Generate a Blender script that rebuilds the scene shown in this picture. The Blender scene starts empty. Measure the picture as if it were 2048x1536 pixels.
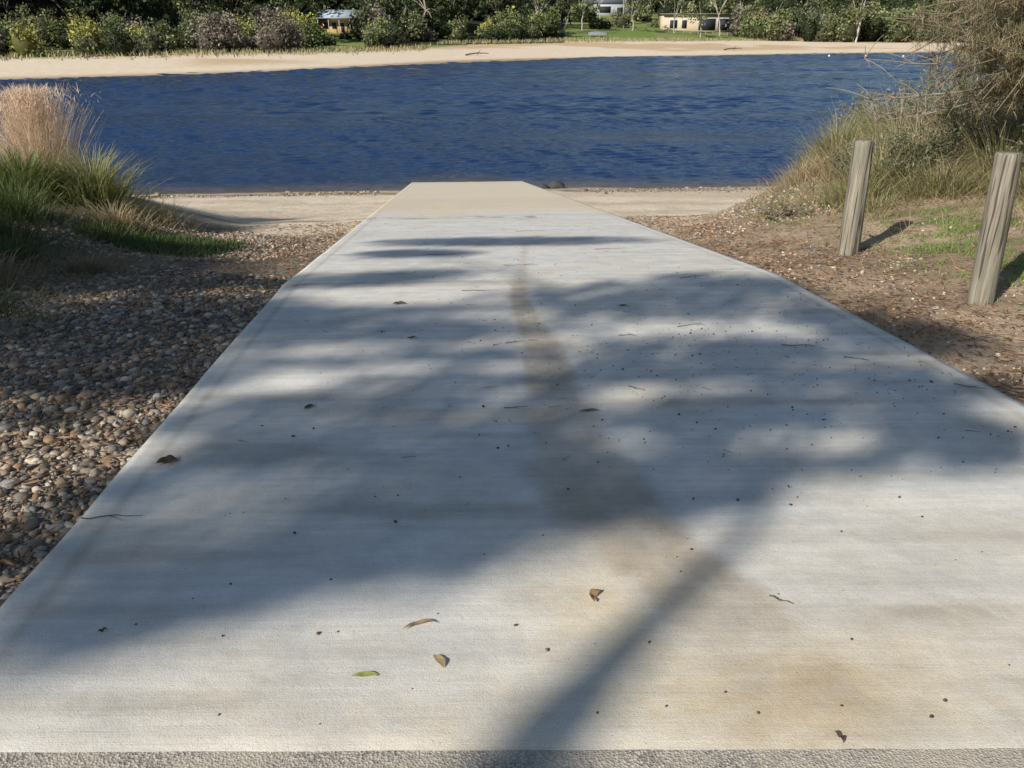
import bpy, math, numpy as np
from mathutils import Vector, Matrix
rng=np.random.default_rng(7)
sc=bpy.context.scene
# ------------------------------------------------------------------ basics
D=np.array([-.0774,.997]); N=np.array([.997,.0774])      # ramp axis / across
S=np.array([-.580,-.617,.532]); S/=np.linalg.norm(S)     # towards the sun
WL=-4.25
def sm(x,a,b):
    t=np.clip((x-a)/(b-a),0,1); return t*t*(3-2*t)
def zr(s):
    s=np.asarray(s,float)
    base=np.where(s<7.2,-.0734*s,-.53-.137*(s-7.2))
    return np.where(s<0,0,base)
def vnoise(x,y,sc_,seed=0):
    x=np.asarray(x)*sc_+seed*17.3; y=np.asarray(y)*sc_+seed*9.1
    xi=np.floor(x).astype(np.int64); yi=np.floor(y).astype(np.int64); fx=x-xi; fy=y-yi
    fx=fx*fx*(3-2*fx); fy=fy*fy*(3-2*fy)
    def h(a,b):
        n=(a*374761393+b*668265263+seed*1442695)&0x7fffffff
        n=((n^(n>>13))*1274126177)&0x7fffffff
        return ((n^(n>>16))&0xffff)/65535.
    return (h(xi,yi)*(1-fx)+h(xi+1,yi)*fx)*(1-fy)+(h(xi,yi+1)*(1-fx)+h(xi+1,yi+1)*fx)*fy
SHX=[-900,-300,-150,-65,-39,-12,20,82,123,250,900]
SHY=[-200,10,70,109,128,168,199,228,243,290,520]
DX=[-200,-60,-5,0,20,40,80,110,150,200,300,600,1500]
DZ=[-7,-7,-4.8,-4.25,-3.3,-2.6,-1.5,.3,4,7.5,14,60,130]
def height(x,y):
    x=np.asarray(x,float); y=np.asarray(y,float)
    s=x*D[0]+y*D[1]; n=x*N[0]+y*N[1]
    step=.05+.2*sm(s,12,28)
    z=zr(np.minimum(s,60))-step
    wob=(vnoise(x,y,.35,3)-.5)
    onr=sm(n,-2.1,-1.6)*(1-sm(n,3.2,3.7))
    nf=3.15+np.maximum(0,s-11)*.42+(vnoise(x,y,.6,6)-.5)*.8*sm(s,9,12)
    plat=-.42-.035*(s-8)+(vnoise(x,y,.9,7)-.5)*.3*sm(s,9,12)
    m=sm(n,nf,nf+3.2)*(1-sm(s,14.5,23))
    z=np.where(s>2,z+m*np.maximum(0,plat+.3*sm(n,5,9)-z),z)
    m2=sm(-n,3.6,6.5)*sm(s,3,7)*(1-sm(s,13,20))
    z=z+m2*(.45+.05*(s-7))
    z=z+(1-onr)*wob*.10*sm(np.abs(s),1,4)
    z=z+(1-onr)*(vnoise(x,y,2.2,5)-.5)*.04
    z=np.maximum(z,-7)
    d=(y-np.interp(x,SHX,SHY))
    d=d*.85+ (vnoise(x,y,.03,8)-.5)*6
    zf=np.interp(d,DX,DZ)+ sm(d,60,120)*(vnoise(x,y,.015,2)-.5)*4
    return np.maximum(z,zf)
def mesh_obj(name,v,f,mat,col=None,smooth=False,attrs=None,parent=None):
    v=np.asarray(v,np.float32); f=np.asarray(f,np.int32)
    me=bpy.data.meshes.new(name)
    me.vertices.add(len(v)); me.vertices.foreach_set('co',v.ravel())
    k=f.shape[1]
    me.loops.add(f.size); me.loops.foreach_set('vertex_index',f.ravel())
    me.polygons.add(len(f)); me.polygons.foreach_set('loop_start',np.arange(0,f.size,k,dtype=np.int32))
    me.polygons.foreach_set('loop_total',np.full(len(f),k,np.int32))
    if smooth: me.polygons.foreach_set('use_smooth',np.ones(len(f),bool))
    me.update(calc_edges=True)
    if col is not None:
        a=me.attributes.new('Col','FLOAT_COLOR','POINT')
        c=np.ones((len(v),4),np.float32); c[:,:3]=col; a.data.foreach_set('color',c.ravel())
    for kx,val in (attrs or {}).items():
        a=me.attributes.new(kx,'FLOAT','POINT'); a.data.foreach_set('value',np.asarray(val,np.float32).ravel())
    me.materials.append(mat)
    ob=bpy.data.objects.new(name,me); sc.collection.objects.link(ob)
    if parent: ob.parent=parent
    return ob
def empty(name,loc=(0,0,0)):
    e=bpy.data.objects.new(name,None); e.location=loc; sc.collection.objects.link(e); return e
# ------------------------------------------------------------------ materials
class NT:
    def __init__(s,name):
        s.m=bpy.data.materials.new(name); s.m.use_nodes=True; s.t=s.m.node_tree; s.n=s.t.nodes; s.l=s.t.links
        s.b=s.n['Principled BSDF']
    def new(s,t): return s.n.new(t)
    def link(s,a,b): s.l.new(a,b)
    def attr(s,name):
        n=s.new('ShaderNodeAttribute'); n.attribute_name=name; return n
    def coord(s,scale=(1,1,1),rot=0):
        tc=s.new('ShaderNodeTexCoord'); mp=s.new('ShaderNodeMapping'); mp.inputs['Scale'].default_value=scale
        mp.inputs['Rotation'].default_value=(0,0,rot)
        s.link(tc.outputs['Object'],mp.inputs['Vector']); return mp.outputs[0]
    def noise(s,vec,scale,detail=4,rough=.55):
        n=s.new('ShaderNodeTexNoise'); n.inputs['Scale'].default_value=scale; n.inputs['Detail'].default_value=detail
        n.inputs['Roughness'].default_value=rough
        s.link(vec,n.inputs['Vector']); return n.outputs[0]
    def vor(s,vec,scale,feature='F1'):
        n=s.new('ShaderNodeTexVoronoi'); n.feature=feature; n.inputs['Scale'].default_value=scale; s.link(vec,n.inputs['Vector']); return n
    def ramp(s,fac,stops):
        n=s.new('ShaderNodeValToRGB'); e=n.color_ramp.elements
        while len(e)<len(stops): e.new(.5)
        for q,(p,c) in zip(e,stops):
            q.position=p; q.color=(c[0],c[1],c[2],1) if hasattr(c,'__len__') else (c,c,c,1)
        s.link(fac,n.inputs[0]); return n.outputs[0]
    def mix(s,fac,a,b,mode='MIX'):
        n=s.new('ShaderNodeMix'); n.data_type='RGBA'; n.blend_type=mode
        for inp,val in ((n.inputs[0],fac),(n.inputs[6],a),(n.inputs[7],b)):
            if isinstance(val,(int,float)): inp.default_value=val
            elif isinstance(val,tuple): inp.default_value=(*val,1)
            else: s.link(val,inp)
        return n.outputs[2]
    def math(s,op,a,b=0.):
        n=s.new('ShaderNodeMath'); n.operation=op
        for inp,val in zip(n.inputs,(a,b)):
            if isinstance(val,(int,float)): inp.default_value=val
            else: s.link(val,inp)
        return n.outputs[0]
    def bump(s,h,strength,dist,prev=None):
        n=s.new('ShaderNodeBump'); n.inputs['Strength'].default_value=strength; n.inputs['Distance'].default_value=dist
        s.link(h,n.inputs['Height'])
        if prev: s.link(prev,n.inputs['Normal'])
        return n.outputs[0]
    def out(s,col=None,rough=.9,nor=None,spec=.3):
        if col is not None:
            if isinstance(col,tuple): s.b.inputs['Base Color'].default_value=(*col,1)
            else: s.link(col,s.b.inputs['Base Color'])
        if isinstance(rough,(int,float)): s.b.inputs['Roughness'].default_value=rough
        else: s.link(rough,s.b.inputs['Roughness'])
        s.b.inputs['Specular IOR Level'].default_value=spec
        if nor: s.link(nor,s.b.inputs['Normal'])
        return s.m
def mat_vcol(name,rough=.8,spec=.25,transl=0,nsc=0,var=.3):
    t=NT(name); a=t.attr('Col'); c=a.outputs['Color']
    if nsc:
        v=t.coord(); nz=t.noise(v,nsc); c=t.mix(1.,c,t.ramp(nz,[(.3,1-var),(.7,1+var*.6)]),'MULTIPLY')
    m=t.out(c,rough,None,spec)
    if transl:
        tr=t.new('ShaderNodeBsdfTranslucent'); t.link(c,tr.inputs[0]); mx=t.new('ShaderNodeMixShader'); mx.inputs[0].default_value=transl
        t.link(t.b.outputs[0],mx.inputs[1]); t.link(tr.outputs[0],mx.inputs[2]); t.link(mx.outputs[0],t.n['Material Output'].inputs[0])
    return m
M_leaf=mat_vcol('foliage',.6,.3,.3)
M_far=mat_vcol('distant_foliage',.7,.2,.15)
M_bark=mat_vcol('bark',.9,.2,0,9,.35)
M_stone=mat_vcol('stone',.75,.3,0,60,.25)
M_plain=mat_vcol('painted',.7,.3,0,1.5,.12)

def ground_mat():
    t=NT('ground_sand_gravel_grass'); c=t.attr('Col').outputs['Color']; g=t.attr('grav').outputs['Fac']; near=t.attr('near').outputs['Fac']
    v=t.coord()
    big=t.noise(v,.9,5); fine=t.noise(v,45,3); med=t.noise(v,5,6,.7)
    c=t.mix(1.,c,t.ramp(big,[(.3,.88),(.7,1.06)]),'MULTIPLY')
    c=t.mix(near,c,t.mix(1.,c,t.ramp(fine,[(.3,.82),(.7,1.12)]),'MULTIPLY'))
    c=t.mix(near,c,t.mix(1.,c,t.ramp(med,[(.3,.80),(.6,1.08)]),'MULTIPLY'))
    vo=t.vor(v,34); ve=t.vor(v,34,'DISTANCE_TO_EDGE')
    pc=t.ramp(t.math('FRACT',t.math('MULTIPLY',vo.outputs['Color'],7.3)),[(0,(.14,.11,.08)),(.3,(.33,.25,.17)),(.55,(.42,.34,.25)),(.8,(.28,.25,.22)),(1,(.55,.47,.36))])
    pc=t.mix(1.,pc,t.ramp(ve.outputs['Distance'],[(0,.35),(.12,1)]),'MULTIPLY')
    dirt=t.ramp(t.noise(v,1.8,5,.7),[(.45,0),(.6,.75)])
    pc=t.mix(dirt,pc,(.23,.17,.11))
    c=t.mix(g,c,pc)
    h=t.math('MULTIPLY',t.ramp(ve.outputs['Distance'],[(0,0),(.25,1)]),g)
    b=t.bump(h,.8,.012); b2=t.bump(t.math('MULTIPLY',fine,near),.5,.02,b)
    b3=t.bump(t.math('MULTIPLY',med,near),.6,.09,b2)
    return t.out(c,.95,b3,.1)
M_ground=ground_mat()
def concrete_mat():
    t=NT('brushed_concrete'); v=t.coord(); vs=t.coord((3.,240,1)); vs2=t.coord((.7,24,1)); vs3=t.coord((1.,6.,1))
    big=t.noise(v,.8,5,.6); med=t.noise(v,5,8,.72); st=t.noise(vs,1,2,.5); st2=t.noise(vs2,1,5,.65); fine=t.noise(v,230,2)
    c=t.ramp(big,[(.3,(.77,.73,.655)),(.7,(.88,.84,.76))])
    c=t.mix(1.,c,t.ramp(med,[(.25,.80),(.65,1.05)]),'MULTIPLY')
    c=t.mix(1.,c,t.ramp(t.noise(vs3,1.,7,.7),[(.3,.84),(.6,1.04)]),'MULTIPLY')
    c=t.mix(1.,c,t.ramp(st2,[(.3,.93),(.65,1.02)]),'MULTIPLY')
    c=t.mix(.7,c,t.ramp(st,[(.3,.91),(.62,1.03)]),'MULTIPLY')
    c=t.mix(.9,c,t.ramp(fine,[(.3,.85),(.7,1.1)]),'MULTIPLY')
    warm=t.ramp(t.noise(v,1.3,5,.65),[(.46,0),(.68,.55)])
    c=t.mix(warm,c,t.mix(1.,c,(.98,.91,.79),'MULTIPLY'))
    sn=t.noise(v,9,6,.7)
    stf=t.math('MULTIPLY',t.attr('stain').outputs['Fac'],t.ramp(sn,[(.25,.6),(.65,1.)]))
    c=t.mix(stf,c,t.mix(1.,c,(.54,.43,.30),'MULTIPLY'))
    yl=t.math('MULTIPLY',t.attr('yellow').outputs['Fac'],t.ramp(sn,[(.3,.5),(.6,1.)]))
    c=t.mix(yl,c,t.mix(1.,c,(.98,.85,.64),'MULTIPLY'))
    dk=t.attr('dark').outputs['Fac']; c=t.mix(dk,c,t.mix(1.,c,(.5,.45,.39),'MULTIPLY'))
    sf=t.attr('sand').outputs['Fac']; snd=t.math('MULTIPLY',sf,t.ramp(t.noise(v,3,5,.7),[(.3,.6),(.6,1.)]))
    c=t.mix(snd,c,(.78,.64,.45))
    vo=t.vor(v,60); pit=t.ramp(vo.outputs['Distance'],[(.08,0),(.16,1)])
    gate=t.ramp(t.noise(v,31,2),[(.57,0),(.61,1)])
    c=t.mix(t.math('MULTIPLY',t.math('SUBTRACT',1.,pit),gate),c,(.34,.28,.21))
    h=t.math('ADD',t.math('MULTIPLY',st,.35),t.math('MULTIPLY',fine,.9))
    b=t.bump(h,.55,.003); b=t.bump(med,.25,.02,b)
    return t.out(c,.88,b,.25)
M_con=concrete_mat()
def asphalt_mat():
    t=NT('asphalt'); v=t.coord(); vo=t.vor(v,150)
    c=t.ramp(t.math('FRACT',t.math('MULTIPLY',vo.outputs['Color'],5.1)),[(0,(.12,.11,.10)),(.5,(.36,.32,.27)),(1,(.66,.58,.48))])
    c=t.mix(t.ramp(t.noise(v,6,5),[(.4,.2),(.62,.8)]),c,(.58,.50,.38))
    b=t.bump(vo.outputs['Distance'],.6,.005); return t.out(c,.9,b,.3)
M_asph=asphalt_mat()
def water_mat():
    t=NT('river_water'); v=t.coord((1.8,5.5,1)); 
    a=t.noise(v,1.,5,.65)
    gust=t.ramp(t.noise(t.coord((.018,.09,1),.04),1.,5,.65),[(.35,.3),(.62,1.)])
    n=t.bump(t.math('MULTIPLY',a,gust),.9,.12)
    sh=t.attr('shallow').outputs['Fac']
    c=t.mix(gust,(.006,.016,.050),(.010,.038,.125))  # bluer sky reflection on ruffled patches painted into the base colour
    c=t.mix(sh,c,(.15,.115,.075))
    m=t.out(c,.10,n,.42); t.b.inputs['IOR'].default_value=1.33
    return m
M_water=water_mat()
def wood_mat():
    t=NT('weathered_timber'); v=t.coord((18,18,1.4)); a=t.noise(v,1.6,6,.65); b=t.noise(t.coord((50,50,1.2)),1.5,3)
    c=t.ramp(a,[(.25,(.16,.135,.10)),(.5,(.29,.25,.19)),(.75,(.41,.365,.29))])
    c=t.mix(.6,c,t.ramp(b,[(.35,.5),(.6,1.15)]),'MULTIPLY')
    c=t.mix(t.ramp(t.noise(t.coord(),2.5,4),[(.45,0),(.65,.5)]),c,(.22,.22,.15))
    cr=t.ramp(t.noise(t.coord((26,26,.7)),1.3,2),[(.39,0),(.43,1)]) 
    c=t.mix(t.math('MULTIPLY',t.math('SUBTRACT',1.,cr),.8),c,(.04,.032,.025))
    return t.out(c,.85,t.bump(a,.8,.015),.25)
M_wood=wood_mat()
# ------------------------------------------------------------------ ground
def grow(a,b,s0,r):
    o=[a]; s_=s0
    while o[-1]<b: o.append(o[-1]+s_); s_=min(s_*r,60)
    return o
xr=list(np.arange(-9,9.01,.12)); xp=grow(9.12,300,.2,1.06); xp=[q for q in xp if q<300]; xp=xp+list(np.arange(300,1300,50))
def cap(lst,mx,lim):
    o=[lst[0]]
    for q in lst[1:]:
        while q-o[-1]>mx and o[-1]<lim: o.append(o[-1]+mx)
        if q>o[-1]+1e-3: o.append(q)
    return o
xp=cap(xp,5,260)
xs=np.array([-q for q in xp][::-1]+xr+xp)
ys=np.array(list(np.arange(-300,-40,30))+list(np.arange(-40,0,1.5))+list(np.arange(0,16,.11))+list(np.arange(16,40,.3))+list(np.arange(40,100,5))+list(np.arange(100,420,3))+list(np.arange(420,1700,30)))
X,Y=np.meshgrid(xs,ys); Z=height(X,Y)
ny,nx=X.shape
idx=np.arange(nx*ny).reshape(ny,nx)
F=np.stack([idx[:-1,:-1],idx[:-1,1:],idx[1:,1:],idx[1:,:-1]],-1).reshape(-1,4)
s=X*D[0]+Y*D[1]; n=X*N[0]+Y*N[1]
Z=np.where((n>-1.45)&(n<3.0)&(s>-8)&(s<45),Z-.1,Z); Z=np.where((s<1.3)&(s>-5.9)&(np.abs(n)<24.8),Z-.08,Z)
def lerp(a,b,w): return a*(1-w[...,None])+np.array(b)*w[...,None]
C=np.zeros(X.shape+(3,))+np.array([.88,.73,.54])
nz=vnoise(X,Y,1.1,11)*.6+vnoise(X,Y,3.7,12)*.4
gl=(1-sm(s+nz*1.5,12.0,14.5))*(1-sm(n,-1.2,0))
nf=3.15+np.maximum(0,s-10.5)*.55
gr=sm(n,3.0,3.2)*(1-sm(s,17,21))*sm(n-nf,-.9,.2)
C=lerp(C,[.48,.345,.23],gr*.9)
C=lerp(C,[.27,.185,.12],gr*sm(vnoise(X,Y,1.5,15),.45,.75)*.6)
gras=gr*sm(n,4.0,5.3)*sm(nz,.4,.65)
C=lerp(C,[.20,.23,.075],gras*.75)
lv=sm(-n,3.0,3.8)*sm(s,3.5,5.5)*(1-sm(s,13.5,16))
C=lerp(C,[.14,.115,.07],lv*.9)
near=(Y<40)*1.0
strip=np.exp(-((s-29.8-(nz-.5)*2)/.9)**2)*sm(nz,.3,.5)
wet=(1-sm(Z,WL+.02,WL+.35))
C=lerp(C,[.40,.30,.19],np.clip(wet,0,1)*(Y<60))
sandtone=sm(vnoise(X,Y*2.5,.25,14),.4,.75)*(s>14)*(Y<45)
C=lerp(C,[.66,.51,.35],sandtone*.5)
deb=np.exp(-((s-15.6-(vnoise(X,Y,.8,4)-.5)*3)/.5)**2)*(n<-1.5)*sm(nz,.35,.6)
C=lerp(C,[.20,.13,.08],deb*.75)
G=np.clip(gl*.95*(1-lv)+gr*.3*sm(nz,.35,.65)+strip*.9*(Y<40),0,1)*(Y<40)
C=lerp(C,[.09,.12,.04],1-sm(s,-7,-6))
d=(Y-np.interp(X,SHX,SHY))*.85
far=Y>60
n2=vnoise(X,Y,.035,21)*.6+vnoise(X,Y*1.,.12,22)*.4
C=np.where(far[...,None],np.array([.82,.67,.49]),C)
C=lerp(C,[.60,.41,.22],far*sm(n2,.42,.62)*sm(d,8,20)*.8)
C=lerp(C,[.42,.31,.19],far*(1-sm(d,0,6)))
lawn_start=np.where(X<-12,38,np.where(X<18,78,66))+ (n2-.5)*24  # distance behind the far shoreline where the lawn begins
lawn=far*sm(d,lawn_start,lawn_start+12)
C=lerp(C,[.19,.26,.065],lawn)
C=lerp(C,[.32,.28,.13],lawn*sm(vnoise(X,Y,.06,31),.45,.75)*.7)
UA=X/np.maximum(Y,1)
wood_zone=far*sm(d,45,60)*(1-((UA>.06)&(UA<.28)))*(1-(np.abs(UA+.198)<.035))
C=lerp(C,[.05,.055,.025],wood_zone*(d>np.where(UA>.2,95,60)))
C=lerp(C,[.035,.05,.02],far*sm(d,260,330))
mesh_obj('ground',np.stack([X,Y,Z],-1).reshape(-1,3),F,M_ground,C.reshape(-1,3),True,{'grav':G.ravel(),'near':near.ravel()})
# ------------------------------------------------------------------ water
r2=np.random.default_rng(3)
def wavefield(WX,WY,l0,l1,amp,nw,fade,sp=.6):
    w_=np.zeros(WX.shape)
    for k in range(nw):
        lam=math.exp(r2.uniform(math.log(l0),math.log(l1))); a=math.pi/2+r2.normal(0,sp); kx,ky=math.cos(a)*6.283/lam,math.sin(a)*6.283/lam
        w_+=amp*lam*np.sin(kx*WX+ky*WY+r2.uniform(0,6.283)+1.6*vnoise(WX,WY,.5/l0*.4,100+k))
    return w_*fade*(.3+1.1*vnoise(WX,WY*3,.045,132))
wparts=[];so=[]
def wgrid(wx,wy,kind):
    WX,WY=np.meshgrid(wx,wy); i2=np.arange(WX.size).reshape(WX.shape)
    F=np.stack([i2[:-1,:-1],i2[:-1,1:],i2[1:,1:],i2[1:,:-1]],-1).reshape(-1,4)
    ex=np.minimum(WX-wx[0],wx[-1]-WX); ey=np.minimum(WY-wy[0],wy[-1]-WY)
    wv=0*WX
    if kind==1: wv=wavefield(WX,WY,.34,1.15,.0064,28,sm(ex,0,1)*sm(ey,0,.8)*sm(WY,31,33))
    if kind==2: wv=wavefield(WX,WY,.85,2.3,.0066,26,sm(ex,0,4)*sm(ey,0,1.2))
    if kind==3: wv=wavefield(WX,WY,1.9,4.5,.0068,24,sm(ex,0,8)*sm(ey,0,2.5))
    ss=WX*D[0]+WY*D[1]; nn=WX*N[0]+WY*N[1]
    dep=WL-height(WX,WY); shal=1-sm(dep,0,.4)
    onr=sm(nn,-3,-1)*(1-sm(nn,2.5,4.6)); dr=WL-zr(ss); shal=np.maximum(shal,.75*onr*(1-sm(dr+.25*vnoise(WX,WY,.7,7),0,.55)))
    so.append((shal*(WY<60)).ravel()*.7); wparts.append((np.stack([WX,WY,WL+wv],-1).reshape(-1,3),F,np.zeros((WX.size,3))))
XL,XR=-130.,190.
wgrid(np.arange(-48,50.1,.18),np.arange(31,62.05,.09),1)
wgrid(np.array([-48.,50.]),np.array([26.,31.]),0)
wgrid(np.arange(XL,-47.9,1.),np.arange(26,62.1,.5),2); wgrid(np.arange(50,XR+.1,1.),np.arange(26,62.1,.5),2)
wgrid(np.arange(XL,XR+.1,.6),np.arange(62,118.1,.22),2)
wgrid(np.arange(XL,XR+.1,1.2),np.arange(118,262.1,.5),3)
wgrid(np.array([-1200.,XL]),np.array([26.,900.]),0); wgrid(np.array([XR,1200.]),np.array([26.,900.]),0); wgrid(np.array([XL,XR]),np.array([262.,900.]),0)
V=[];Fs=[];o=0
for v_,f_,c_ in wparts: V.append(v_);Fs.append(f_+o);o+=len(v_)
mesh_obj('river_water',np.concatenate(V),np.concatenate(Fs),M_water,None,True,{'shallow':np.concatenate(so)})
# ------------------------------------------------------------------ ramp
sg=np.concatenate([np.arange(1.53,7.2,.045),np.arange(7.2,20,.07),np.arange(20,42,.25)]); ng=np.linspace(-1.54,3.10,110)
ngx=np.concatenate([[-1.54,-1.54,-1.535],ng[1:-1],[3.095,3.10,3.10]]); off=np.concatenate([[-.4,-.012,0],np.zeros(108),[0,-.012,-.4]])
SG,NG=np.meshgrid(sg,ngx,indexing='ij')
s0=(1.512-.0774*NG)/.997
SG=np.where(SG<7.2,s0+(SG-1.53)*(7.2-s0)/(7.2-1.53),SG)
wig=np.where((NG<-1.53)|(NG>3.09),(vnoise(SG,NG,2.,41)-.5)*.012,0)
RX=SG*D[0]+(NG+wig)*N[0]; RY=SG*D[1]+(NG+wig)*N[1]; RZ=zr(SG)+off[None,:]
RZ[0]-=.010; RY[0]+=(vnoise(RX[0],RX[0]*0,9,42)-.5)*.010
i3=np.arange(SG.size).reshape(SG.shape); F=np.stack([i3[:-1,:-1],i3[:-1,1:],i3[1:,1:],i3[1:,:-1]],-1).reshape(-1,4)[:,::-1]
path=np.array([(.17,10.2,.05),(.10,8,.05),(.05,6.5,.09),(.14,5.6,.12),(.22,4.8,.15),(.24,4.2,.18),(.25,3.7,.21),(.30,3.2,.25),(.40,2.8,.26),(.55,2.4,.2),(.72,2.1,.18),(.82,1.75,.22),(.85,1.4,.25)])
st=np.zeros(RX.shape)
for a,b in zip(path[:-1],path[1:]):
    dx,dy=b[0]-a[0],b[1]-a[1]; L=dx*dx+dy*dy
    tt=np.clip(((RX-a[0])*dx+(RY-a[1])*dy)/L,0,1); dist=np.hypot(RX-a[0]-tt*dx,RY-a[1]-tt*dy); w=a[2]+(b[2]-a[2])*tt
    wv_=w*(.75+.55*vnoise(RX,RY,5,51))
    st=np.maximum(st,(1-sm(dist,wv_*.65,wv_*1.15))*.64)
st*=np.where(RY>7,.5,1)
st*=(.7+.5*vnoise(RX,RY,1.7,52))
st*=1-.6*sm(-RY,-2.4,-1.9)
def blob(x,y,r,e=1): return np.exp(-(((RX-x)/r)**2+((RY-y)/(r*e))**2))
yel=.8*blob(.25,2.2,.3)+.8*blob(.75,1.75,.5,.5)+.5*blob(1.5,1.9,.6,.6)+.3*blob(-1,1.6,1,.2)+.4*blob(1.9,2.6,.6,.5)+.4*blob(.2,1.6,.8,.3)
yel=np.clip(yel,0,1)
dark=np.zeros(RX.shape)
for (x,y,r,e,k) in [(-1.6,3.27,.05,1,.9),(-.98,3.4,.10,.5,.35),(-.35,3.38,.06,.6,.35),(-.45,3.35,.05,.6,.3),(-.75,1.98,.04,.5,.5),(1.25,2.1,.3,.12,.3),(.95,1.75,.2,.5,.35),(-.45,8.3,.2,.5,.2),(1,10.8,.5,.6,.15),(1.5,2.12,.35,.1,.3)]:
    dark+=k*np.exp(-(((RX-x)/r)**2+((RY-y)/(r*e))**2))*(vnoise(RX,RY,25,55)*1.4)
groove=np.exp(-((NG+1.42)/.014)**2)+np.exp(-((NG-2.96)/.016)**2)
joint=np.exp(-((SG-7.2)/.02)**2)*.35+np.exp(-((SG-15.2)/.05)**2)*1.+np.exp(-((SG-24)/.1)**2)*.6
strk=sm(vnoise(RX*.8,RY*9,1.,57)*.6+vnoise(RX*.5,RY*3,1.,58)*.4,.58,.82)*.4*(SG<8)
dark=np.clip(dark+groove*.5+joint*.6+strk,0,1)
dark=np.maximum(dark,np.exp(-((SG-15.0-(vnoise(NG,SG,2.,61)-.5)*.8)/.22)**2)*sm(vnoise(RX,RY,6,62),.4,.6)*.8*(NG<1.6))
dark=np.maximum(dark,sm(SG,16.8,17.6)*(1-sm(SG,21,22))*.38)
trk=(np.exp(-((RX+1.55)/.28)**2)+np.exp(-((RX-.18)/.36)**2))*np.exp(-((SG-18)/1.3)**2)*sm(vnoise(RX*1.,RY,5,63),.35,.5)
sand=np.clip(sm(SG+ (vnoise(RX,RY,1.5,64)-.5)*2,14.5,17.5)*.85+trk,0,1)
dark=np.clip(dark-trk*.5,0,1); dark=np.maximum(dark,sm(SG,31.5,33.5)*.6)
mesh_obj('boat_ramp',np.stack([RX,RY,RZ],-1).reshape(-1,3),F,M_con,None,True,{'stain':st.ravel(),'yellow':yel.ravel(),'dark':dark.ravel(),'sand':sand.ravel()})
# asphalt road
ya=np.linspace(-6,1.56,60); xa=np.linspace(-25,25,400); YA,XA=np.meshgrid(ya,xa,indexing='ij')
YA[-1]=1.56; YA[-2]=1.49
outr=(XA[-1]<-1.75)|(XA[-1]>3.2)
YA[-1]=np.where(outr,1.25+(vnoise(XA[-1],XA[-1]*0,3,71)-.5)*.3,YA[-1]); YA[-2]=np.minimum(YA[-2],YA[-1]-.03)
SA=XA*D[0]+YA*D[1]; AZ=np.where(SA>0,zr(SA),0)-.006; AZ[0]-=.1
AZ[-1]=np.where(outr,AZ[-1]-.03,AZ[-1])
i4=np.arange(SA.size).reshape(SA.shape); F=np.stack([i4[:-1,:-1],i4[:-1,1:],i4[1:,1:],i4[1:,:-1]],-1).reshape(-1,4)
mesh_obj('asphalt_road',np.stack([XA,YA,AZ],-1).reshape(-1,3),F,M_asph,None,True)
# ------------------------------------------------------------------ generators
def ico(sub):
    import bmesh
    bm=bmesh.new(); bmesh.ops.create_icosphere(bm,subdivisions=sub,radius=1); v=np.array([q.co[:] for q in bm.verts]); f=np.array([[w.index for w in q.verts] for q in bm.faces]); bm.free(); return v,f
IC={1:ico(1),2:ico(2)}
PAL=np.array([[.42,.32,.21],[.32,.25,.18],[.52,.42,.30],[.25,.20,.16],[.58,.49,.38],[.40,.25,.15],[.33,.30,.27],[.17,.14,.11]])
def stones(name,x,y,size,sub=2,pal=PAL,zf=height,sink=.25,flat=.6,dark=1.):
    bv,bf=IC[sub]; m=len(x); k=len(bv)
    sz=size[:,None]*np.stack([rng.uniform(.8,1.3,m),rng.uniform(.6,1.,m),rng.uniform(flat*.7,flat*1.2,m)],-1)
    V=bv[None]*(1+rng.uniform(-.14,.14,(m,k,1)))*sz[:,None,:]
    a=rng.uniform(0,6.28,m); tl=rng.normal(0,.25,m)
    ca,sa_=np.cos(a)[:,None],np.sin(a)[:,None]; ct,st_=np.cos(tl)[:,None],np.sin(tl)[:,None]
    yy=V[...,1]*ct-V[...,2]*st_; zz=V[...,1]*st_+V[...,2]*ct
    xx=V[...,0]*ca-yy*sa_; yy=V[...,0]*sa_+yy*ca
    z0=zf(x,y)+sz[:,2]*(1-2*sink)
    P=np.stack([xx+x[:,None],yy+y[:,None],zz+z0[:,None]],-1).reshape(-1,3)
    F=(bf[None]+(np.arange(m)*k)[:,None,None]).reshape(-1,3)
    c=pal[rng.integers(0,len(pal),m)]*rng.uniform(.7,1.2,(m,1))*dark
    return P,F,np.repeat(c,k,0)
def join(parts):
    V=[];F=[];C=[];o=0
    for v,f,c in parts: V.append(v);F.append(f+o);C.append(c);o+=len(v)
    return np.concatenate(V),np.concatenate(F),np.concatenate(C)
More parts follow.
